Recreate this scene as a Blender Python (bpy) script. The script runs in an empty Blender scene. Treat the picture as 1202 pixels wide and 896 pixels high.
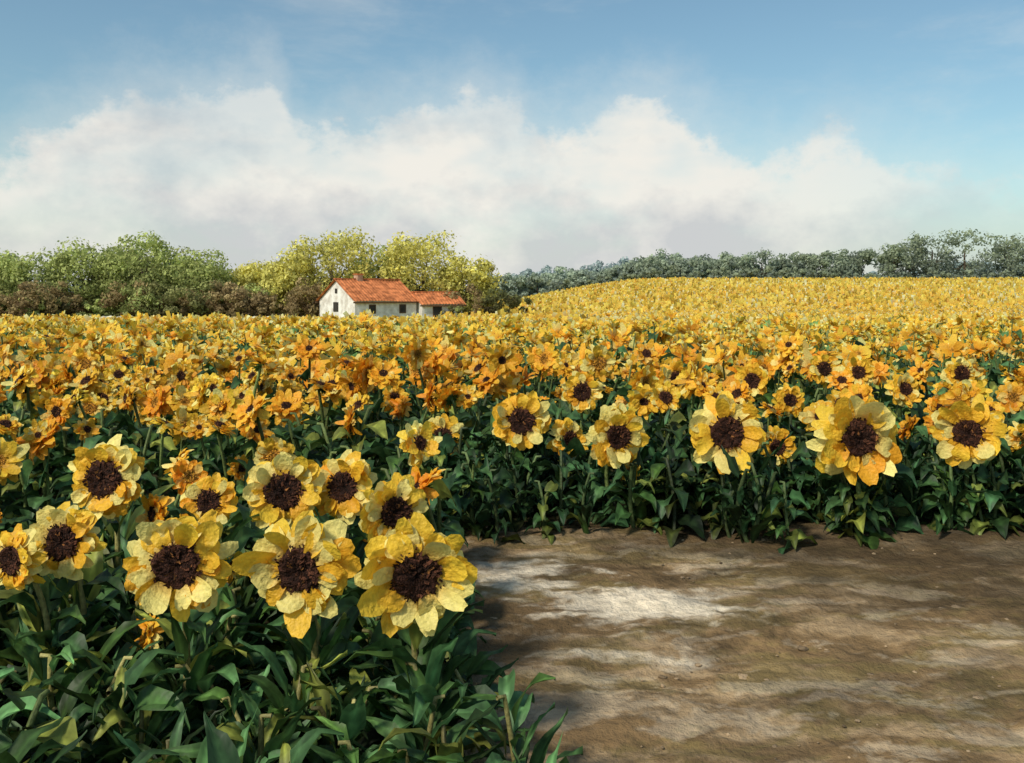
import bpy, math
import numpy as np
from mathutils import Vector
S = bpy.context.scene
COL = S.collection
R = np.random.default_rng(7)
c=np.array
# ---------------------------------------------------------------- helpers
def ss(t):
    t = np.clip(t, 0, 1); return t*t*(3-2*t)

def ground_z(x, y):
    x = np.asarray(x, float); y = np.asarray(y, float)
    z = 0.40*ss((y-2.5)/4.5)
    z = z - 1.50*ss((y-12)/78)
    z = z + 5.0*ss((y-40)/170)*ss((x+10)/40)
    z = z + 0.05*np.sin(x*0.31+1)*np.sin(y*0.23)*ss((y-8)/10)
    return z

class Buf:
    def __init__(s): s.v=[]; s.f=[]; s.m=[]; s.c=[]; s.n=0
    def add(s, v, f, m, c):
        v=np.asarray(v,float); f=np.asarray(f,int)
        s.v.append(v); s.f.append(f+s.n); s.m.append(np.full(len(f),m,int) if np.isscalar(m) else m)
        c=np.asarray(c,float)
        if c.ndim==1: c=np.tile(c,(len(v),1))
        s.c.append(c); s.n+=len(v)
    def arr(s): return np.concatenate(s.v),np.concatenate(s.f),np.concatenate(s.m),np.concatenate(s.c)

def make_obj(name, v, f, m, c, mats, smooth=True, parent=None):
    me=bpy.data.meshes.new(name)
    me.vertices.add(len(v)); me.vertices.foreach_set("co", np.ascontiguousarray(v,dtype=np.float32).ravel())
    k=f.shape[1]
    me.loops.add(len(f)*k); me.loops.foreach_set("vertex_index", np.ascontiguousarray(f,dtype=np.int32).ravel())
    me.polygons.add(len(f)); me.polygons.foreach_set("loop_start", np.arange(0,len(f)*k,k,dtype=np.int32))
    me.polygons.foreach_set("material_index", np.ascontiguousarray(m,dtype=np.int32))
    me.polygons.foreach_set("use_smooth", np.full(len(f),smooth))
    a=me.color_attributes.new("Col","FLOAT_COLOR","POINT")
    c4=np.ones((len(v),4),np.float32); c4[:,:3]=np.clip(c,0,1); a.data.foreach_set("color",c4.ravel())
    for mt in mats: me.materials.append(mt)
    me.update(calc_edges=True); me.validate()
    ob=bpy.data.objects.new(name,me); COL.objects.link(ob)
    if parent: ob.parent=parent
    return ob

def grid_faces(nu, nv):
    i=np.arange(nu-1)[:,None]*nv+np.arange(nv-1)[None,:]
    i=i.ravel()
    return np.stack([i,i+1,i+nv+1,i+nv],1)

def tube(pts, rad, sides):
    pts=np.asarray(pts,float); n=len(pts)
    t=np.gradient(pts,axis=0); t/=np.linalg.norm(t,axis=1)[:,None]+1e-9
    ref=np.array([1.0,0.13,0.07])
    u=np.cross(t,ref); u/=np.linalg.norm(u,axis=1)[:,None]+1e-9
    w=np.cross(t,u)
    a=np.linspace(0,2*math.pi,sides+1)
    rad=np.asarray(rad,float)
    v=pts[:,None,:]+rad[:,None,None]*(np.cos(a)[None,:,None]*u[:,None,:]+np.sin(a)[None,:,None]*w[:,None,:])
    return v.reshape(-1,3), grid_faces(n,sides+1)

def vnoise(x,y,seed):
    r=np.random.default_rng(seed); n=256; g=r.uniform(0,1,(n,n))
    xi=np.floor(x).astype(int); yi=np.floor(y).astype(int); fx=ss(x-xi); fy=ss(y-yi)
    a=g[xi%n,yi%n]; b=g[(xi+1)%n,yi%n]; c_=g[xi%n,(yi+1)%n]; d=g[(xi+1)%n,(yi+1)%n]
    return (a*(1-fx)+b*fx)*(1-fy)+(c_*(1-fx)+d*fx)*fy
def fbm(x,y,seed,o=5,g=.55):
    s=0;a=.5;t=0
    for i in range(o): s=s+a*vnoise(x*2**i+17*i,y*2**i+9*i,seed+i); t+=a; a*=g
    return s/t

# ---------------------------------------------------------------- materials
def new_mat(name):
    m=bpy.data.materials.new(name); m.use_nodes=True
    nt=m.node_tree; nt.nodes.clear()
    return m, nt, nt.nodes.new, nt.links.new

def leafy(name, rough=0.6, transl=0.3, bump_scale=40, bump=0.4, var=0.35, spec=0.3, stretch=(1,1,1), det=2):
    m,nt,N,L=new_mat(name)
    out=N("ShaderNodeOutputMaterial"); at=N("ShaderNodeAttribute"); at.attribute_name="Col"
    tc=N("ShaderNodeTexCoord"); mp=N("ShaderNodeMapping"); mp.inputs[3].default_value=stretch
    L(tc.outputs["Object"],mp.inputs[0])
    no=N("ShaderNodeTexNoise"); no.inputs["Scale"].default_value=bump_scale; no.inputs["Detail"].default_value=det
    L(mp.outputs[0],no.inputs["Vector"])
    mr=N("ShaderNodeMapRange"); mr.inputs[1].default_value=.3; mr.inputs[2].default_value=.7
    mr.inputs[3].default_value=1-var; mr.inputs[4].default_value=1+var
    L(no.outputs[0],mr.inputs[0])
    vm=N("ShaderNodeVectorMath"); vm.operation='SCALE'; L(at.outputs["Color"],vm.inputs[0]); L(mr.outputs[0],vm.inputs[3])
    p=N("ShaderNodeBsdfPrincipled"); p.inputs["Roughness"].default_value=rough; p.inputs["Specular IOR Level"].default_value=spec
    L(vm.outputs[0],p.inputs["Base Color"])
    if bump>0:
        bp=N("ShaderNodeBump"); bp.inputs["Strength"].default_value=bump; bp.inputs["Distance"].default_value=0.01
        L(no.outputs[0],bp.inputs["Height"]); L(bp.outputs[0],p.inputs["Normal"])
    if transl>0:
        tr=N("ShaderNodeBsdfTranslucent"); L(vm.outputs[0],tr.inputs[0])
        mx=N("ShaderNodeMixShader"); mx.inputs[0].default_value=transl
        L(p.outputs[0],mx.inputs[1]); L(tr.outputs[0],mx.inputs[2]); L(mx.outputs[0],out.inputs[0])
    else: L(p.outputs[0],out.inputs[0])
    return m

M_petal=leafy("sunflower_petal",.5,.3,60,.8,.14,.3)
M_disk =leafy("sunflower_seed_disk",.8,0,160,1.0,.6,.2)
M_leaf =leafy("sunflower_leaf",.5,.25,22,.6,.4,.3,(1,1,.5))
M_stem =leafy("sunflower_stem",.6,0,60,.4,.3,.3)
PL=[M_petal,M_disk,M_leaf,M_stem]
M_fol =leafy("tree_foliage",.9,.45,.9,0,.25,0,det=1)
M_bark=leafy("tree_bark",.9,0,6,.8,.4,.1)

# ---------------------------------------------------------------- sunflower
YEL=c([.95,.63,.055]); ORA=c([.88,.38,.018]); CRE=c([.98,.83,.26])
def head_frame(yaw,pitch):
    n=np.array([math.sin(yaw)*math.cos(pitch),-math.cos(yaw)*math.cos(pitch),math.sin(pitch)])
    u=np.cross(n,[0,0,1]); u/=np.linalg.norm(u); w=np.cross(u,n)
    return u,w,n

def build_plant(r,H,D,yaw=0,pitch=0,lod=0,leaves=None,head=True,warm=None,leafscale=1.0,long=False,stemc=None,diskk=1.0,pale_disk=False,cream=.30):
    b=Buf(); Rr=D/2
    u,w,n=head_frame(yaw,pitch)
    c0=np.array([0,-.05,H])
    warm = r.uniform(0,1) if warm is None else warm
    def tow(p): return c0+p[...,0:1]*u+p[...,1:2]*w+p[...,2:3]*n
    ns=9 if lod==0 else 3
    t=np.linspace(0,1,ns); bx,by=r.normal(0,.03,2)
    back=c0-n*0.07*D/.35
    base=np.array([r.normal(0,.03),.06+r.normal(0,.03),0])
    pts=base+(back-base)*t[:,None]; pts[:,0]+=bx*np.sin(t*math.pi); pts[:,1]+=(.05+by)*np.sin(t*math.pi)
    sp_=pts.copy()
    if lod==0: sp_=np.vstack([pts, c0-n*0.015])
    sr=np.linspace(.014,.009,len(sp_))*(0.75+D)
    v,f=tube(sp_,sr,7 if lod==0 else 3)
    sc=(c([.13,.17,.05]) if stemc is None else c(stemc))*r.uniform(.6,1.25)
    b.add(v,f,3,sc)
    nl=leaves if leaves is not None else {0:11,1:6,2:3}[lod]
    ph=r.uniform(0,6.28)
    hmx=.93
    if head and lod==0: hmx=max(.4,(H-Rr-.05)/H)
    for i in range(nl):
        hf=(i+.7)/(nl+.6)*hmx; ph+=2.4+r.normal(0,.3)
        k=min(int(hf*(len(t)-1)),len(t)-2); fr=hf*(len(t)-1)-k
        o=pts[k]*(1-fr)+pts[k+1]*fr
        Lf=r.uniform(.17,.29)*(1.1-.3*hf)*leafscale*(H/.75)**.5; W=Lf*(r.uniform(.24,.36) if not long else r.uniform(.11,.19))
        nu,nv=(7,5) if lod==0 else ((4,3) if lod==1 else (3,2))
        tt=np.linspace(0,1,nu); prof=np.interp(tt,[0,.12,.3,.5,.75,1],[.1,.75,1,.85,.45,.04])*W
        a0=r.uniform(.1,.9); a1=r.uniform(-1.6,-.7)
        if long: a0=r.uniform(.9,1.5); a1=r.uniform(-1.4,1.0)
        ang=a0+(a1-a0)*tt**.8; ds=Lf/(nu-1)
        rx=np.concatenate([[0],np.cumsum(np.cos(ang[:-1])*ds)])+.03; rz=np.concatenate([[0],np.cumsum(np.sin(ang[:-1])*ds)])
        s=np.linspace(-1,1,nv)
        lat=prof[:,None]*s[None,:]
        fold=r.uniform(.15,.5)
        zz=rz[:,None]+np.abs(lat)*fold+ (r.normal(0,.006,(nu,nv))+.012*np.sin(tt[:,None]*11+ph)*np.abs(s)[None,:] if lod==0 else 0)
        d=np.array([math.cos(ph),math.sin(ph),0]); e=np.array([-math.sin(ph),math.cos(ph),0])
        tw=r.normal(0,.45)
        P=o+(rx[:,None,None]*d)+lat[...,None]*(e*math.cos(tw)+np.array([0,0,math.sin(tw)]))+zz[...,None]*np.array([0,0,1.])
        g=c([.050,.100,.018]); g2=c([.07,.160,.060]); g3=c([.24,.27,.05])
        q=r.uniform(); cc=g*(1-q)+g2*q
        if r.uniform()<.15: cc=g3
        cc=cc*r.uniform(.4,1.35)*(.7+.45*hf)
        cv=np.tile(cc,(nu*nv,1))
        if nv==5: cv[np.tile(np.arange(nv),nu)==2]*=1.9
        b.add(P.reshape(-1,3),grid_faces(nu,nv),2,cv)
    if not head: return b.arr()
    layers={0:[(17,0.0,1.0),(16,.5,.9),(13,.2,.70)],1:[(10,0,1.0),(7,.4,.72)],2:[(7,0,1.0)]}[lod]
    Rd=Rr*r.uniform(.43,.50)*diskk
    for li,(npet,off,lk) in enumerate(layers):
        for i in range(npet):
            if lod<2 and r.uniform()<.05: continue
            a=(i+off)/npet*2*math.pi+r.normal(0,.13)
            L_=(Rr-Rd*.8)*lk*r.uniform(.74,1.14); W=Rr*r.uniform(.13,.24)*(1 if lod==0 else 1.4 if lod==1 else 2.1)
            nu,nv=(6,4) if lod==0 else ((3,2) if lod==1 else (2,2))
            tt=np.linspace(0,1,nu)
            prof=np.interp(tt,[0,.25,.6,.85,1],[.55,.9,1.08,.92,.42])*W
            if lod==1: prof=np.array([.6,1,.5])*W
            if lod==2: prof=np.array([.7,.7])*W
            s=np.linspace(-1,1,nv)
            rad=Rd*.8+L_*tt
            cu=r.normal(.10,.28); cu2=r.normal(-.12,.34)
            if lod>0: cu=r.normal(.3,.5)
            z=(-.012+.012*li)*D/.3+L_*(cu*tt+cu2*tt**2)
            lat=prof[:,None]*s+ (r.normal(0,.03)*L_*4*tt**2)[:,None]
            zz=z[:,None]+np.abs(prof[:,None]*s)*r.uniform(-.3,.7)+(r.normal(0,.0035*D/.3,(nu,nv)) if lod==0 else 0)
            P=np.stack([rad[:,None]*math.cos(a)-lat*math.sin(a), rad[:,None]*math.sin(a)+lat*math.cos(a), zz],-1)
            q=np.clip(warm*.6+r.normal(.10,.28)-.15*math.sin(a),0,1)
            tip=YEL*(1-q)+ORA*q
            if r.uniform()<cream*(1.2-warm): tip=CRE*r.uniform(.9,1.0)
            kk=np.clip(1-tt*2.0,0,1)[:,None]*.65
            cp=(tip[None]*(1-kk)+(ORA*.85)[None]*kk)
            cp=np.repeat(cp,nv,0)*r.uniform(.84,1.05)
            b.add(tow(P).reshape(-1,3),grid_faces(nu,nv),0,cp)
    na,nr={0:(26,9),1:(7,3),2:(5,2)}[lod]
    aa=np.linspace(0,2*math.pi,na+1); rr=np.linspace(.03,1,nr)
    dome=np.interp(rr,[0,.35,.75,.92,1],[.25,.42,.55,.35,-.15])*Rd*.55
    rj=1+.06*np.sin(aa*3+ph)+.05*np.sin(aa*7)
    hz=dome[:,None]+(r.normal(0,.05*Rd,(nr,na+1)) if lod==0 else 0)*np.ones((1,na+1))
    hz[:,-1]=hz[:,0]
    P=np.stack([rr[:,None]*Rd*rj*np.cos(aa),rr[:,None]*Rd*rj*np.sin(aa),hz],-1)
    dc=c([.033,.012,.007])*r.uniform(.7,1.4)
    if pale_disk: dc=c([.42,.19,.02])*r.uniform(.6,1.3)
    if lod==2: dc=c([.60,.36,.04])
    cd=dc[None]*np.interp(rr,[0,.3,.6,.9,1],[.7,.6,1.0,1.5,1.3])[:,None]
    cd=np.repeat(cd,na+1,0)*r.uniform(.5,1.7,(nr*(na+1),1))
    b.add(tow(P).reshape(-1,3),grid_faces(nr,na+1),1,cd)
    if lod==0:
        k=150
        ra=np.sqrt(r.uniform(.02,1.12,k))*Rd*.99; th=r.uniform(0,6.28,k); sz=Rd*r.uniform(.05,.12,k)
        h0=np.interp(ra/Rd,[0,.35,.75,.92,1],[.25,.42,.55,.38,.2])*Rd*.55
        cx=ra*np.cos(th); cy=ra*np.sin(th); ta=th+r.normal(0,.6,k)
        dx=np.cos(ta)*sz; dy=np.sin(ta)*sz
        q=[]
        for sx_,sy_,hh in ((-1,-.45,0),(1,-.45,0.3),(1,.45,1),(-1,.45,.8)):
            q.append(np.stack([cx+sx_*dx-sy_*dy,cy+sx_*dy+sy_*dx,h0+hh*sz*.9+.001],-1))
        P=np.stack(q,1)
        cb=c([.32,.14,.02]) if pale_disk else c([.050,.018,.009])
        cc=cb[None]*r.uniform(.2,2.2,(k,1)); cc[r.uniform(size=k)<.08]=[.25,.10,.03]; cc=np.repeat(cc,4,0)
        b.add(tow(P).reshape(-1,3),np.arange(k*4).reshape(-1,4),1,cc)
        for i in range(16):
            a=i/16*2*math.pi+r.normal(0,.1)
            tt=np.linspace(0,1,4); rad=Rd*.55+Rr*.45*tt; prof=np.array([.8,1,.6,.05])*Rr*.12
            s=np.array([-1,0,1.]); z=-.02-.02*tt
            lat=prof[:,None]*s
            P=np.stack([rad[:,None]*math.cos(a)-lat*math.sin(a), rad[:,None]*math.sin(a)+lat*math.cos(a), z[:,None]+0*lat],-1)
            b.add(tow(P).reshape(-1,3),grid_faces(4,3),2,c([.07,.14,.03])*r.uniform(.7,1.3))
        rr=np.array([.02,.5,1.])*Rd; zb=np.array([-.05,-.042,-.012])*D/.35
        P=np.stack([rr[:,None]*np.cos(aa),rr[:,None]*np.sin(aa),zb[:,None]+0*aa],-1)
        b.add(tow(P).reshape(-1,3),grid_faces(3,na+1),3,c([.08,.13,.03]))
    return b.arr()

# hero plants : x, y(distance), z of head, diameter, yaw, pitch, warmth
HERO=[
(-1.144,3.40,.827,.370, .16,.06,.14),(-.725,3.40,.810,.385,-.08,-.04,.08),(-.324,3.35,.805,.385,.20,-.08,.08),
(-1.690,3.75,.815,.290,-.15,.15,.25),(-1.806,3.60,.790,.240,-.4,.0,.3),(-.941,4.10,.936,.330,.25,.22,.15),
(-.708,4.20,.935,.310,-.2,.15,.35),(-.449,3.80,.917,.290,.45,.05,.05),(-1.219,4.0,.912,.235,.2,.35,.45),(-1.76,4.3,.951,.360,-.15,.1,.35),
(1.251,5.8,.941,.470,-.15,.08,.14),(1.947,5.6,.935,.510,.05,-.03,.14),(2.660,5.8,.941,.420,-.5,.0,.14),
(.626,5.9,.906,.380,.25,-.05,.2),(.058,6.2,.954,.380,.1,.2,.4),(.361,6.3,.833,.26,.4,.0,.6),(-.444,6.4,.83,.29,.0,.1,.4),
(1.65,6.2,.795,.25,.0,.0,.6),(.526,7.5,1.01,.31,.0,.1,.5),(1.315,8.0,1.065,.30,.3,.1,.5),(1.93,8.0,1.05,.30,-.3,.1,.4),
(2.01,7.2,.98,.24,.0,.1,.5),(2.757,8.8,1.087,.29,.1,.3,.5),(3.136,9.0,1.04,.28,-.4,.1,.6),(2.96,7.5,1.03,.26,.1,.2,.5),
(3.88,8.6,1.065,.3,.0,.1,.4),(-3.29,8.0,.90,.27,.0,.1,.5),
]
for (x,y,z,D,yw,pi_,wm) in HERO:
    g=float(ground_z(x,y)); hx,hy=x,y+.05
    near=y<4.5
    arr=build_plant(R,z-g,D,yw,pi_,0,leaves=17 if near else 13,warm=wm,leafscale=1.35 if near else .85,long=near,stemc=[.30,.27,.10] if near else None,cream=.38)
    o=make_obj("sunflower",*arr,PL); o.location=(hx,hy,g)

# ---------------------------------------------------------------- sunflower field masses
def field_mask(x,y):
    back = y > 5.75+.12*np.sin(x*2.1)
    left = (x < -.36-.12*np.sin(y*2.0)) & (y>3.5)
    left2= (x < -.20-.06*(y-3)) & (y>3.05)
    right = (x>7.5)&(y>4.5)
    return back|left|left2|right

def place(name,templates,X,Y,scale,yaw,tint_p,tint_g,seed):
    r=np.random.default_rng(seed)
    ti=r.integers(0,len(templates),len(X)); b=Buf(); Z=ground_z(X,Y)
    for k,(v,f,m,c_) in enumerate(templates):
        idx=np.where(ti==k)[0]
        if len(idx)==0: continue
        cs=np.cos(yaw[idx]); sn=np.sin(yaw[idx]); s=scale[idx]
        vx=(v[None,:,0]*cs[:,None]-v[None,:,1]*sn[:,None])*s[:,None]+X[idx][:,None]
        vy=(v[None,:,0]*sn[:,None]+v[None,:,1]*cs[:,None])*s[:,None]+Y[idx][:,None]
        vz=v[None,:,2]*s[:,None]*r.uniform(.86,1.12,(len(idx),1))+Z[idx][:,None]
        V=np.stack([vx,vy,vz],-1)
        F=f[None]+(np.arange(len(idx))*len(v))[:,None,None]
        cat=np.zeros(len(v),int); cat[f.ravel()]=np.repeat(m,4)
        C=np.where((cat==0)[None,:,None],c_[None]*tint_p[idx][:,None,:],np.where((cat>=2)[None,:,None],c_[None]*tint_g[idx][:,None,:],np.tile(c_[None],(len(idx),1,1))))
        b.add(V.reshape(-1,3),F.reshape(-1,4),np.tile(m,len(idx)),C.reshape(-1,3))
    return make_obj(name,*b.arr(),PL)

def jgrid(x0,x1,y0,y1,sp,r,wedge=None):
    xs=np.arange(x0,x1,sp); ys=np.arange(y0,y1,sp)
    X,Y=np.meshgrid(xs,ys); X=X.ravel()+r.uniform(-.6,.6,X.size)*sp; Y=Y.ravel()+r.uniform(-.6,.6,Y.size)*sp
    if wedge is not None:
        k=(np.abs(X)<Y*wedge+3); X=X[k];Y=Y[k]
    return X,Y

def lump(x,y,s,seed=0): return (fbm(x*s+50,y*s+50,int(seed)+300,3)-.5)*4
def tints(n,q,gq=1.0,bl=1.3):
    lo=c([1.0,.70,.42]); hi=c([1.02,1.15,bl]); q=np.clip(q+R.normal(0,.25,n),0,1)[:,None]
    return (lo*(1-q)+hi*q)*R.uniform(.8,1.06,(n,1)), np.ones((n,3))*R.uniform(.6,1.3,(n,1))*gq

# zone A near detailed
X,Y=jgrid(-5.5,8,3.0,9.5,.29,R); k=field_mask(X,Y); X,Y=X[k],Y[k]
keep=np.ones(len(X),bool)
for h in HERO:
    a,bb,d=h[0],h[1],h[3]
    keep&=~((np.abs(X-a)<.13)&(np.abs(Y-bb)<.13))
    keep&=~((np.abs(X-a*Y/bb)<d*.5+.05)&(Y<bb)&(Y>bb-.5))
X,Y=X[keep],Y[keep]
tall=[build_plant(R,.60+R.normal(0,.07),R.uniform(.15,.28),R.normal(0,.8),R.normal(.3,.45),0,leaves=9,warm=R.uniform(.0,1.0),diskk=R.uniform(.6,1),pale_disk=(i%3==0)) for i in range(26)]
noh=[build_plant(R,.53,.25,0,0,0,leaves=15,head=False,leafscale=1.15) for _ in range(8)]
bare=R.uniform(size=len(X)) < np.where((Y<3.75)|((Y<6.1)&(X>-.4)),.95,.26+.6*(lump(X,Y,.9)>.25))
sc=R.uniform(.85,1.15,len(X)); sc=np.where((Y<6.4)&(X>-.4),sc*.86,sc); sc=np.where(Y<6.4,sc*.95,sc)
yaw=R.normal(0,.4,len(X))
tp,tg=tints(len(X),.55)
place("sunflower_field",tall,X[~bare],Y[~bare],sc[~bare],yaw[~bare],tp[~bare],tg[~bare],1)
place("sunflower_foliage",noh,X[bare],Y[bare],sc[bare],R.uniform(0,6.28,bare.sum()),tp[bare],tg[bare]*.9,2)
under=[build_plant(R,.46,.25,0,0,0,leaves=13,head=False,leafscale=1.1,long=(i%2==0)) for i in range(8)]
X,Y=jgrid(-.5,8,5.55,6.7,.19,R); k=Y>5.62+.09*np.sin(X*3.1)+.08*np.sin(X*7.7); X,Y=X[k],Y[k]
place("sunflower_foliage",under,X,Y,R.uniform(.75,1.1,len(X)),R.uniform(0,6.28,len(X)),np.ones((len(X),3)),c([.9,1,1.1])*R.uniform(.25,.85,(len(X),1)),11)  # shade under the heads painted in: leaf tint darkened and blued
longp=[build_plant(R,.46,.25,0,0,0,leaves=13,head=False,leafscale=1.7,long=True,stemc=[.28,.25,.09]) for _ in range(10)]
X,Y=jgrid(-3.2,.2,2.7,4.4,.20,R); k=(X<.14-.24*(Y-2.7)); X,Y=X[k],Y[k]
place("sunflower_foliage",longp,X,Y,R.uniform(.7,.95,len(X)),R.uniform(0,6.28,len(X)),np.ones((len(X),3)),c([1.0,1.0,1.0])*R.uniform(.35,1.5,(len(X),1)),12)
# zone B
X,Y=jgrid(-24,26,9.3,26,.29,R,.75)
mid=[build_plant(R,.60+R.normal(0,.10),R.uniform(.14,.30),R.normal(0,1.0),R.normal(.7,.5),1,warm=R.uniform(0,.85),diskk=R.uniform(.35,.75),pale_disk=(i%8!=0)) for i in range(40)]
midn=[build_plant(R,.60,.25,0,0,1,leaves=11,head=False) for _ in range(8)]
b_=R.uniform(size=len(X))<.15+.65*(lump(X*.6,Y,.7,2)>.30)*(1-.8*ss((Y-11)/9))
tp,tg=tints(len(X),.50+.50*ss((Y-9)/10)+.30*lump(X*.5,Y*1.5,.5,7))
sc=R.uniform(.85,1.12,len(X)); yaw=R.normal(0,.8,len(X))
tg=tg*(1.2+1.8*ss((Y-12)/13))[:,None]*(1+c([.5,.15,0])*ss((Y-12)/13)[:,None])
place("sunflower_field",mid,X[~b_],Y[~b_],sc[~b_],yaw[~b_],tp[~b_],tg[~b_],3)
place("sunflower_foliage",midn,X[b_],Y[b_],sc[b_],R.uniform(0,6.28,b_.sum()),tp[b_],tg[b_],4)
# zone C
X,Y=jgrid(-90,90,26,90,.50,R,.72)
far=[build_plant(R,.57+R.normal(0,.07),R.uniform(.32,.5),R.normal(0,.8),R.normal(.8,.35),2,warm=R.uniform(0,.45)) for _ in range(24)]
tp,tg=tints(len(X),.85+.22*lump(X,Y*2.5,.12,3)); tp*=np.where(lump(X*.3,Y*1.5,.25,5)>.35,.86,1.)[:,None]*c([.94,1.02,1.5])  # distance haze painted in: petals lifted towards pale lemon
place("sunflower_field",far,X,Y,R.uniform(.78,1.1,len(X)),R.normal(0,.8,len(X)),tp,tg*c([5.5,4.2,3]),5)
# zone D (rising far field)
X,Y=jgrid(-20,190,90,222,1.0,R,.72); k=X>-6; X,Y=X[k],Y[k]
vf=[build_plant(R,.6+R.normal(0,.06),R.uniform(.7,1.0),R.normal(0,.5),R.normal(.8,.25),2,leaves=2,warm=R.uniform(.0,.3),cream=.12) for _ in range(12)]
tp,tg=tints(len(X),.9+.25*lump(X,Y*2.5,.06,9)); tp*=c([.87,.97,1.7])  # far haze put into the petal tint by raising blue
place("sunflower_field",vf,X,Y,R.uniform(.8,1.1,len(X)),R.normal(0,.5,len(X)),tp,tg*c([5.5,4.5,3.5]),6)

# ---------------------------------------------------------------- ground
def soil_mat(name,c1,c2,bs=14,bd=.03):
    m,nt,N,L=new_mat(name)
    out=N("ShaderNodeOutputMaterial"); p=N("ShaderNodeBsdfPrincipled"); p.inputs["Roughness"].default_value=.9; p.inputs["Specular IOR Level"].default_value=.15
    tc=N("ShaderNodeTexCoord"); n1=N("ShaderNodeTexNoise"); n1.inputs["Scale"].default_value=3; n1.inputs["Detail"].default_value=6
    L(tc.outputs["Object"],n1.inputs["Vector"])
    cr=N("ShaderNodeValToRGB"); cr.color_ramp.elements[0].position=.35; cr.color_ramp.elements[0].color=(*c1,1)
    cr.color_ramp.elements[1].position=.7; cr.color_ramp.elements[1].color=(*c2,1); L(n1.outputs[0],cr.inputs[0])
    at=N("ShaderNodeAttribute"); at.attribute_name="Col"
    mx=N("ShaderNodeMix"); mx.data_type='RGBA'; mx.blend_type='MULTIPLY'; mx.inputs[0].default_value=1
    L(cr.outputs[0],mx.inputs[6]); L(at.outputs["Color"],mx.inputs[7])
    L(mx.outputs[2],p.inputs["Base Color"])
    bp=N("ShaderNodeBump"); bp.inputs["Strength"].default_value=.8; bp.inputs["Distance"].default_value=bd
    n2=N("ShaderNodeTexNoise"); n2.inputs["Scale"].default_value=bs; n2.inputs["Detail"].default_value=7; n2.inputs["Roughness"].default_value=.6; L(tc.outputs["Object"],n2.inputs["Vector"])
    L(n2.outputs[0],bp.inputs["Height"]); L(bp.outputs[0],p.inputs["Normal"]); L(p.outputs[0],out.inputs[0])
    return m
xs=np.concatenate([-np.geomspace(2500,8,46),np.linspace(-7.5,8,40),np.geomspace(8.6,2500,46)])
ys=np.concatenate([np.linspace(-60,1,10),np.linspace(1.3,12,44),np.geomspace(12.4,3000,90)])
GX,GY=np.meshgrid(xs,ys,indexing='ij')
V=np.stack([GX,GY,ground_z(GX,GY)],-1).reshape(-1,3)
x,y=V[:,0],V[:,1]
isfar=ss((y-14)/25)[:,None]
soil=c([.045,.040,.018]); yel=c([.52,.42,.10]); grass=c([.28,.30,.10])
cl=soil*(1-isfar)+yel*isfar
gm=(np.clip((y-225)/10,0,1)+np.clip((-x-4)/6,0,1)*np.clip((y-88)/4,0,1)); gm=np.clip(gm,0,1)[:,None]
cl=cl*(1-gm)+grass*gm
M_soil=soil_mat("field_soil",(.75,.75,.75),(1.15,1.15,1.15))
make_obj("ground",V,grid_faces(len(xs),len(ys)),np.zeros((len(xs)-1)*(len(ys)-1),int),cl,[M_soil])

# dirt path: fine relief sheet on top of the ground
px=np.linspace(-.55,9,640); py=np.linspace(-1,6.1,480)
PX,PY=np.meshgrid(px,py,indexing='ij')
wx=PX+.25*fbm(PX*2.2,PY*2.2,91,4); wy=PY+.16*fbm(PX*2.4,PY*2.4,95,4)
rel=.045*fbm(wx*1.8,wy*3.0,3)+.026*fbm(PX*9,PY*10,8,4)+.05*np.maximum(0,fbm(PX*7,PY*9,55,4)-.55)
edge=np.minimum.reduce([PX+.55,6.1-PY,9-PX,PY+1])
relz=np.where(edge<.3,rel*np.clip(edge/.3,0,1),rel)
V=np.stack([PX,PY,ground_z(PX,PY)+.006+relz+np.clip(.02*np.clip(1-edge/.02,0,1)*-1,-.03,0)],-1).reshape(-1,3)
x,y=V[:,0],V[:,1]; wx=wx.ravel(); wy=wy.ravel()
A=fbm(wx*1.8,wy*5,21,6,.68); B=fbm(wx*4,wy*11,31,5,.7); C2=fbm(wx*1.0+4,wy*2.4,41,6,.66); E=fbm(wx*2.4+9,wy*7,61,6,.68)
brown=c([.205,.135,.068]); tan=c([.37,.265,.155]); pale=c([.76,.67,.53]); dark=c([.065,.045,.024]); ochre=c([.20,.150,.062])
col=brown+(tan-brown)*ss((A-.46)/.16)[:,None]
k2=.75*ss((E-.48)/.12)[:,None]
col=col*(1-k2)+ochre*k2
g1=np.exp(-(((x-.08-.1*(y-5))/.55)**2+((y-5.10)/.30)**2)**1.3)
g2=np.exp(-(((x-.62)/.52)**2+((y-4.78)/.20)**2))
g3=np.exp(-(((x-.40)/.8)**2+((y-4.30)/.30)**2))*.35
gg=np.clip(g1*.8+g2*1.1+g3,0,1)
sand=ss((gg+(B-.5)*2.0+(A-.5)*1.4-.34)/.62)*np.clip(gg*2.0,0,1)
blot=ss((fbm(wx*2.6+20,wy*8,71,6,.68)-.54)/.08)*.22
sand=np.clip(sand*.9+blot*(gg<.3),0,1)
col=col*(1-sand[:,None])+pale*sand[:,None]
dk=ss((y-(5.22+1.2*(A-.5)-.14*(x-.6)))/.35)*np.clip(x/1.0,.35,1)  # shadow of the flower row, painted into the dirt colour along the far edge
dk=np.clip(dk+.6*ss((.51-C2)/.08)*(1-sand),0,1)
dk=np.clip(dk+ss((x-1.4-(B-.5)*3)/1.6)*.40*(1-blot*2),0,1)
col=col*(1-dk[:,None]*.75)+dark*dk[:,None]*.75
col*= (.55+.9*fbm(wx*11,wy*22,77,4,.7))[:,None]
M_path=soil_mat("path_dirt",(.72,.72,.72),(1.22,1.18,1.12),26,.04)
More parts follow.
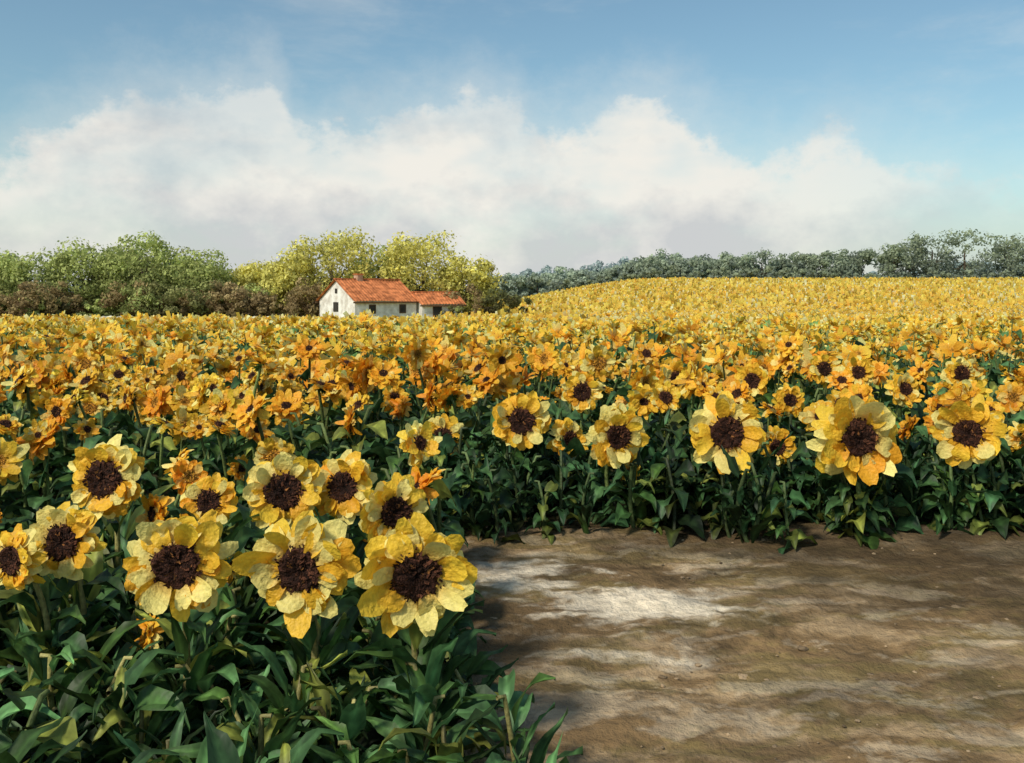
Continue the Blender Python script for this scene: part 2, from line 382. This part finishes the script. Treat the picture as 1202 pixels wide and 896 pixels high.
make_obj("dirt_path",V,grid_faces(len(px),len(py)),np.zeros((len(px)-1)*(len(py)-1),int),col,[M_path])

def ico(r):
    a=np.linspace(0,2*math.pi,7); b_=np.linspace(0.02,math.pi-.02,5)
    v=np.stack([np.sin(b_)[:,None]*np.cos(a),np.sin(b_)[:,None]*np.sin(a),np.cos(b_)[:,None]*.6+0*a],-1)
    j=1+r.normal(0,.15,(5,7)); j[:,-1]=j[:,0]
    return (v*j[...,None]).reshape(-1,3),grid_faces(5,7)
b=Buf()
for i in range(1500):
    x=R.uniform(-.2,6); y=R.uniform(2.6,5.9); s=R.lognormal(-5.2,.55)
    v,f=ico(R); v=v*s*np.array([R.uniform(.8,1.6),1,1])+[x,y,float(ground_z(x,y))+.038]
    b.add(v,f,0,c([.30,.22,.14])*R.uniform(.35,1.6))
make_obj("pebbles",*b.arr(),[M_path])

# ---------------------------------------------------------------- trees
def build_tree(r,b,pos,H,W,c_lit,c_dk,leaf=.28,clumps=55,per=75,trunk=True,low=.12,jit=.4):
    pos=np.asarray(pos,float)
    if trunk:
        n=7; t=np.linspace(0,1,n); pts=pos+np.stack([r.normal(0,.12,n)*t*2,r.normal(0,.1,n)*t*2,t*H*.6],1)
        v,f=tube(pts,np.linspace(.032,.01,n)*H,7); b.add(v,f,1,c([.09,.07,.05]))
    for i in range(clumps):
        th=r.uniform(0,6.28); u=r.uniform(-1,1); rad=r.uniform(.35,1.0)**.5
        hz=low+(1-low)*(.5+.5*u*rad)
        wr=math.sqrt(max(0,1-(u*rad)**2))*rad
        if u<0: wr=max(wr,.75*rad)
        p=pos+np.array([math.cos(th)*wr*W/2*.86,math.sin(th)*wr*W/2*.86,hz*H*.93])
        if trunk and i%6==0:
            st=pos+np.array([0,0,H*r.uniform(.2,.45)]); q_=st+(p-st)*.75; md=(st+q_)/2+np.array([0,0,-.04*H])
            v,f=tube([st,md,q_],[.012*H,.008*H,.003*H],5); b.add(v,f,1,c([.09,.07,.05]))
        cr=r.uniform(.09,.19)*min(H,W)
        m=per
        d=r.normal(size=(m,3)); d/=np.linalg.norm(d,axis=1)[:,None]
        q=p+d*cr*(r.uniform(.3,1.2,m)**.6)[:,None]*np.array([1.15,1.15,.85])
        nrm=d*1.0+r.normal(0,.35,(m,3)); nrm/=np.linalg.norm(nrm,axis=1)[:,None]
        e1=np.cross(nrm,r.normal(size=(m,3))); e1/=np.linalg.norm(e1,axis=1)[:,None]; e2=np.cross(nrm,e1)
        s=leaf*r.uniform(.5,1.25,m)[:,None]
        P=np.stack([q-e1*s*.6,q-e2*s*.4,q+e1*s*.6,q+e2*s*.4],1)
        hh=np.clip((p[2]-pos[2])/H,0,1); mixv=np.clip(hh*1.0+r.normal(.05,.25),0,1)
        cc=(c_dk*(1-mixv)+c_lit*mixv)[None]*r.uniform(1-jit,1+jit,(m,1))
        b.add(P.reshape(-1,3),np.arange(m*4).reshape(-1,4),0,np.repeat(cc,4,0))
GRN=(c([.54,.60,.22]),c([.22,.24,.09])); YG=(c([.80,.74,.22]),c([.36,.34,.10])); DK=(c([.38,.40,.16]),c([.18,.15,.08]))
BRN=(c([.44,.34,.17]),c([.20,.13,.07])); HZ=(c([.44,.50,.38]),c([.31,.37,.33]))  # HZ: aerial haze painted into the foliage as greyer, paler colours
TREES=[
(-50.5,104,6.6,8.5,GRN),(-45.0,105,7.6,8.5,GRN),(-38.5,103,8.0,8,GRN),(-42,108,7.0,7,DK),(-32.5,104,6.6,8.5,GRN),(-27.0,106,5.2,6.5,YG),
(-23.0,104,6.2,6.5,YG),(-19.0,105,9.4,10.5,YG),(-14.5,108,7.4,7.5,GRN),(-9.5,105,8.8,9.5,YG),(-4.6,104,5.8,7.0,YG),(-56,106,7,9,GRN),(-63,106,8,9,GRN),(-36,107,6.5,8,DK),
]
for (x,y,tz,w,pal) in TREES:
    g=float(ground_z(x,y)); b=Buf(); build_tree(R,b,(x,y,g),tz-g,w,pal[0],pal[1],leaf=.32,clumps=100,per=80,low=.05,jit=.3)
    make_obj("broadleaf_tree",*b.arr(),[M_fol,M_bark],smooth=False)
b=Buf()
for i in range(75):
    x=R.uniform(-66,-1); y=R.uniform(98,102)
    if -20<x<-5: y=R.uniform(102.5,103.5)
    h=R.uniform(2.2,4.8)*(1 if x<-19 else .8)
    if x>-4: h*=.75
    pal=[BRN,DK,BRN,GRN,BRN][R.integers(0,5)]
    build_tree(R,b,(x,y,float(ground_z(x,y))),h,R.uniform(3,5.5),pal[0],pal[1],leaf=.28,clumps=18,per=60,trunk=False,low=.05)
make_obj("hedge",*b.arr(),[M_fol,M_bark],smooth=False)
b=Buf()
build_tree(R,b,(-1.2,97,float(ground_z(0,97))),3.3,4.5,DK[0]*.5,DK[1]*.5,leaf=.24,clumps=28,per=70,trunk=False,low=.03)
build_tree(R,b,(.8,99,float(ground_z(0,97))),2.6,3,DK[0]*.5,DK[1]*.5,leaf=.24,clumps=18,per=70,trunk=False,low=.03)
build_tree(R,b,(-5.6,95.5,float(ground_z(-6,94))),2.0,2.6,GRN[0]*.5,DK[1]*.8,leaf=.2,clumps=16,per=60,trunk=False,low=.03)
make_obj("bush",*b.arr(),[M_fol,M_bark],smooth=False)
b=Buf()
prof_x=[560,600,650,700,740,770,800,830,860,900,940,980,1020,1060,1090,1120,1150,1180,1260,1400]
prof_y=[322,322,318,314,308,298,300,303,294,290,296,292,282,285,262,258,276,270,278,275]
x=-4.0
while x<170:
    d=R.uniform(226,236); pxx=601+x*1168/d
    ty=np.interp(pxx,prof_x,prof_y)+R.normal(0,4)
    g=float(ground_z(x,d)); topz=1.75+(345-ty)*d/1168
    h=max(topz-g,3.5); w=max(R.uniform(.8,1.25)*h,6)
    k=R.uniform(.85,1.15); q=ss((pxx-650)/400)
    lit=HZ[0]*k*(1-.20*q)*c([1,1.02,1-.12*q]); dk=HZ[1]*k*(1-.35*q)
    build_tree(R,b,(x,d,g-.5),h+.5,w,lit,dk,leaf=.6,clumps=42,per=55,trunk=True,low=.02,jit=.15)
    x+=w*R.uniform(.36,.55)
for i in range(110):
    x=R.uniform(-10,170); d=R.uniform(222,226); g=float(ground_z(x,d))
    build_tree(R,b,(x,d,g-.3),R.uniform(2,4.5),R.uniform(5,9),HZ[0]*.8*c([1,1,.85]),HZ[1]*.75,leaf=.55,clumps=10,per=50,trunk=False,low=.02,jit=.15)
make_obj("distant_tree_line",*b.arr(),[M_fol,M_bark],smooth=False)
b=Buf()
for i in range(110):
    x=-260+i*5.2+R.normal(0,2); d=R.uniform(380,410); g=float(ground_z(x,d))
    build_tree(R,b,(x,d,g-1),R.uniform(8,11)+3*math.sin(x*.04),R.uniform(12,18),c([.46,.54,.53]),c([.40,.48,.51]),leaf=1.4,clumps=18,per=38,trunk=False,low=.0,jit=.1)  # pale blue-grey leaf colours carry painted distance haze
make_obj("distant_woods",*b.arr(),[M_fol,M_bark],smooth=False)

# ---------------------------------------------------------------- farmhouse
def plain(name,colr,rough=.85,scale=3,var=.25,bump=.3):
    m,nt,N,L=new_mat(name)
    out=N("ShaderNodeOutputMaterial"); p=N("ShaderNodeBsdfPrincipled"); p.inputs["Roughness"].default_value=rough; p.inputs["Specular IOR Level"].default_value=.2
    tc=N("ShaderNodeTexCoord"); n1=N("ShaderNodeTexNoise"); n1.inputs["Scale"].default_value=scale; n1.inputs["Detail"].default_value=7; L(tc.outputs["Object"],n1.inputs["Vector"])
    cr=N("ShaderNodeValToRGB"); a=np.array(colr)
    cr.color_ramp.elements[0].position=.35; cr.color_ramp.elements[0].color=(*(a*(1-var)*c([1,.95,.9])),1)
    cr.color_ramp.elements[1].position=.62; cr.color_ramp.elements[1].color=(*np.minimum(a*(1+var*.3),.95),1)
    L(n1.outputs[0],cr.inputs[0]); L(cr.outputs[0],p.inputs["Base Color"])
    bp=N("ShaderNodeBump"); bp.inputs["Strength"].default_value=bump; bp.inputs["Distance"].default_value=.03; L(n1.outputs[0],bp.inputs["Height"]); L(bp.outputs[0],p.inputs["Normal"])
    L(p.outputs[0],out.inputs[0]); return m
M_wall=plain("whitewashed_wall",(.80,.77,.73),var=.28,scale=1.6)
M_tile=plain("clay_roof_tiles",(.62,.21,.08),scale=1.8,var=.5)
M_dark=plain("dark_opening",(.05,.045,.04))
M_wood=plain("weathered_wood",(.16,.09,.05))
M_stone=plain("chimney_plaster",(.55,.36,.25))
def meshpoly(name,verts,faces,mat,parent):
    me=bpy.data.meshes.new(name); me.from_pydata([tuple(v) for v in verts],[],faces); me.materials.append(mat); me.update()
    o=bpy.data.objects.new(name,me); COL.objects.link(o); o.parent=parent; return o
def boxv(x0,x1,y0,y1,z0,z1): return [(x0,y0,z0),(x1,y0,z0),(x1,y1,z0),(x0,y1,z0),(x0,y0,z1),(x1,y0,z1),(x1,y1,z1),(x0,y1,z1)]
BF=[(0,3,2,1),(4,5,6,7),(0,1,5,4),(1,2,6,5),(2,3,7,6),(3,0,4,7)]
def box(name,x0,x1,y0,y1,z0,z1,mat,par): return meshpoly(name,boxv(x0,x1,y0,y1,z0,z1),BF,mat,par)
def house(name,loc,rot,Lx,Wy,eave,ridge,par=None,chim=True,front=()):
    e=bpy.data.objects.new(name,None); COL.objects.link(e); e.location=loc; e.rotation_euler=(0,0,rot)
    if par: e.parent=par
    v=[(0,0,0),(Lx,0,0),(Lx,Wy,0),(0,Wy,0),(0,0,eave),(Lx,0,eave),(Lx,Wy,eave),(0,Wy,eave),(0,Wy/2,ridge),(Lx,Wy/2,ridge)]
    meshpoly("walls",v,[(0,1,5,4),(1,2,6,9,5),(2,3,7,6),(3,0,4,8,7)],M_wall,e)
    ov=.30; sl=(ridge-eave)/(Wy/2)
    for side in (0,1):
        nx=int((Lx+2*ov)/.11); xs_=np.linspace(-ov,Lx+ov,nx); ns=12
        tq=np.linspace(0,1,ns)
        yy=(-ov+tq*(Wy/2+ov)) if side==0 else (Wy+ov-tq*(Wy/2+ov))
        dist=np.abs(yy-Wy/2); zz=ridge-dist*sl+.08
        XX=xs_[:,None]+0*yy; YY=yy[None]+0*XX
        ZZ=zz[None]+.03*np.sin(xs_*2*math.pi/.33)[:,None]+.025*((np.arange(ns)%2)[None])+.05*np.sin(xs_*.8)[:,None]
        vv=np.stack([XX,YY,ZZ],-1).reshape(-1,3)
        make_obj("roof_slope",vv,grid_faces(nx,ns),np.zeros((nx-1)*(ns-1),int),c([1,1,1.]),[M_tile],smooth=False,parent=e)
        y0,y1=(-ov,-ov+.1) if side==0 else (Wy+ov-.1,Wy+ov)
        zz0=ridge-(Wy/2+ov)*sl
        box("eave_board",-ov,Lx+ov,y0,y1,zz0-.12,zz0+.02,M_wood,e)
    box("ridge_cap",-ov,Lx+ov,Wy/2-.12,Wy/2+.12,ridge+.08,ridge+.2,M_tile,e)
    for (kind,x0,x1,z0,z1) in front:
        box(kind+"_frame",x0-.08,x1+.08,-.04,-.003,z0-.08,z1+.08,M_wood,e)
        box(kind,x0,x1,-.06,-.043,z0,z1,M_dark,e)
    if chim:
        box("chimney",Lx*.30,Lx*.30+.6,Wy/2-.35,Wy/2+.35,ridge-.5,ridge+.55,M_stone,e)
        box("chimney_cap",Lx*.30-.08,Lx*.30+.68,Wy/2-.43,Wy/2+.43,ridge+.552,ridge+.65,M_tile,e)
    return e
gz=float(ground_z(-14,96))
H1=house("farmhouse",(-14.6,92.5,gz-.05),math.radians(40),6.9,6.6,2.3,4.2,front=[("window",5.0,5.6,1.1,1.8),("window",1.6,2.2,1.1,1.8)])
for nm,(y0,y1,z0,z1) in {"gable_window":(3.0,3.9,1.2,2.1),"attic_hatch":(3.2,3.6,2.95,3.4)}.items():
    box(nm,-.05,-.003,y0,y1,z0,z1,M_dark,H1)
H2=house("annex",(6.95,-.9,0),math.radians(-12),4.3,3.6,1.95,2.95,par=H1,chim=False,front=[("door",1.2,2.0,.1,1.7)])
b=Buf()
x=-62
while x<-19:
    w=R.uniform(.4,.9)
    for k in range(2):
        v,f=ico(R); v=v*np.array([w*.62,.3,.36])+[x+R.normal(0,.08),92.5+.6*math.sin(x*.1),float(ground_z(x,92.5))+.2+k*.33]
        b.add(v,f,0,c([.66,.62,.48])*R.uniform(.6,1.3))
    x+=w
make_obj("dry_stone_wall",*b.arr(),[M_path])

# ---------------------------------------------------------------- world
W=bpy.data.worlds.new("World"); S.world=W; W.use_nodes=True; nt=W.node_tree; nt.nodes.clear(); N=nt.nodes.new; L=nt.links.new
sv=Vector((-.48,-.55,.72)).normalized()
out=N("ShaderNodeOutputWorld"); bg=N("ShaderNodeBackground"); bg.inputs[1].default_value=.105; L(bg.outputs[0],out.inputs[0])
sky=N("ShaderNodeTexSky"); sky.sky_type='NISHITA'; sky.sun_disc=False; sky.sun_elevation=math.asin(sv.z); sky.sun_rotation=math.atan2(sv.x,sv.y)%(2*math.pi)
sky.dust_density=1.0; sky.air_density=1.0
tc=N("ShaderNodeTexCoord"); sp=N("ShaderNodeSeparateXYZ"); L(tc.outputs["Generated"],sp.inputs[0])
def MA(op,a,b=None,cc=None,clamp=False):
    n=N("ShaderNodeMath"); n.operation=op; n.use_clamp=clamp
    for i,q in enumerate((a,b,cc)):
        if q is None: continue
        if isinstance(q,(int,float)): n.inputs[i].default_value=q
        else: L(q,n.inputs[i])
    return n.outputs[0]
def SM(v,lo,hi,to0=0,to1=1):
    n=N("ShaderNodeMapRange"); n.interpolation_type='SMOOTHSTEP'; n.clamp=True
    L(v,n.inputs[0])
    for i,q in ((1,lo),(2,hi),(3,to0),(4,to1)):
        if isinstance(q,(int,float)): n.inputs[i].default_value=q
        else: L(q,n.inputs[i])
    return n.outputs[0]
X_,Y_,Z_=sp.outputs
az=MA('ARCTAN2',X_,Y_); hor=MA('SQRT',MA('ADD',MA('MULTIPLY',X_,X_),MA('MULTIPLY',Y_,Y_)))
el=MA('DIVIDE',Z_,MA('MAXIMUM',hor,.001))
cv=N("ShaderNodeCombineXYZ"); L(az,cv.inputs[0]); L(el,cv.inputs[1])
def NZ(scale,det,sx=1,sy=1,off=0,rough=.55,dist=0):
    mp=N("ShaderNodeMapping"); mp.inputs[1].default_value=(off,off*.7,off*.3); mp.inputs[3].default_value=(sx,sy,1); L(cv.outputs[0],mp.inputs[0])
    n=N("ShaderNodeTexNoise"); n.inputs["Scale"].default_value=scale; n.inputs["Detail"].default_value=det; n.inputs["Roughness"].default_value=rough; n.inputs["Distortion"].default_value=dist
    L(mp.outputs[0],n.inputs["Vector"]); return n.outputs[0]
fc=N("ShaderNodeFloatCurve"); L(MA('ADD',az,.5),fc.inputs[1])
pts=[(-.475,.125),(-.433,.155),(-.376,.185),(-.315,.195),(-.244,.222),(-.212,.172),(-.18,.160),(-.129,.178),(-.061,.200),(-.009,.204),(.033,.170),(.076,.188),(.127,.208),(.177,.182),(.218,.158),(.266,.145),(.313,.158),(.358,.135),(.418,.115),(.473,.095)]
cm=fc.mapping.curves[0]
cm.points[0].location=(0,.38); cm.points[1].location=(1,.3)
for a,v in pts: cm.points.new(a+.5,v/.3)
fc.mapping.update()
top=MA('MULTIPLY',fc.outputs[0],.3)
n1=NZ(9,5,1,1.3,3.1,.6); n2=NZ(26,5,1,1.2,7,.65)
top=MA('ADD',top,MA('ADD',MA('MULTIPLY',MA('SUBTRACT',n1,.5),.09),MA('MULTIPLY',MA('SUBTRACT',n2,.5),.08)))
depth=MA('SUBTRACT',top,el)
dens=SM(depth,-.014,.032)
soft=SM(depth,-.07,.05,0,.42)
n3=NZ(5,4,1,1.8,11,.6)
hole=SM(n3,.36,.58,.66,1.0)
low=SM(el,.02,.12,1.0,0.0)
body=MA('MAXIMUM',MA('MULTIPLY',dens,MA('MAXIMUM',hole,MA('MULTIPLY',low,.95))),soft)
edgeR=SM(az,.15,.50,1.0,.58); body=MA('MULTIPLY',body,edgeR)
wisp=MA('MULTIPLY',SM(NZ(2.6,6,1,3.2,21,.66,.3),.44,.74),.26)
body=MA('MAXIMUM',body,wisp)
n4=NZ(8,5,1,1.4,3.4,.6); n4b=NZ(20,4,1,1.2,17,.6)
lit=MA('ADD',MA('MULTIPLY',MA('SUBTRACT',n4,n1),2.6),SM(el,.03,.14,.25,1.0))
lit=MA('ADD',lit,MA('MULTIPLY',MA('SUBTRACT',n4b,.5),.8),clamp=True)
cr=N("ShaderNodeValToRGB"); cr.color_ramp.elements[0].color=(5.8,5.95,6.0,1); cr.color_ramp.elements[1].color=(8.4,8.15,7.5,1)
L(lit,cr.inputs[0])
tint=N("ShaderNodeMix"); tint.data_type='RGBA'; tint.blend_type='MULTIPLY'; tint.inputs[0].default_value=1; L(sky.outputs[0],tint.inputs[6]); tint.inputs[7].default_value=(1.02,1.20,1.12,1)
mx=N("ShaderNodeMix"); mx.data_type='RGBA'; L(body,mx.inputs[0]); L(tint.outputs[2],mx.inputs[6]); L(cr.outputs[0],mx.inputs[7])
L(mx.outputs[2],bg.inputs[0])

sl=bpy.data.lights.new("sun","SUN"); sl.energy=3.5; sl.angle=math.radians(8); sl.color=(1,.92,.77)
so=bpy.data.objects.new("sun",sl); COL.objects.link(so); so.rotation_euler=sv.to_track_quat('Z','Y').to_euler()

cam=bpy.data.cameras.new("camera"); cam.lens=35; cam.sensor_width=36; cam.shift_y=-103/1202; cam.clip_end=6000; cam.clip_start=.05
co=bpy.data.objects.new("camera",cam); COL.objects.link(co); co.location=(0,0,1.75); co.rotation_euler=(math.radians(90),0,0)
S.camera=co
S.view_settings.view_transform='Standard'; S.view_settings.look='None'; S.view_settings.exposure=0; S.view_settings.gamma=1
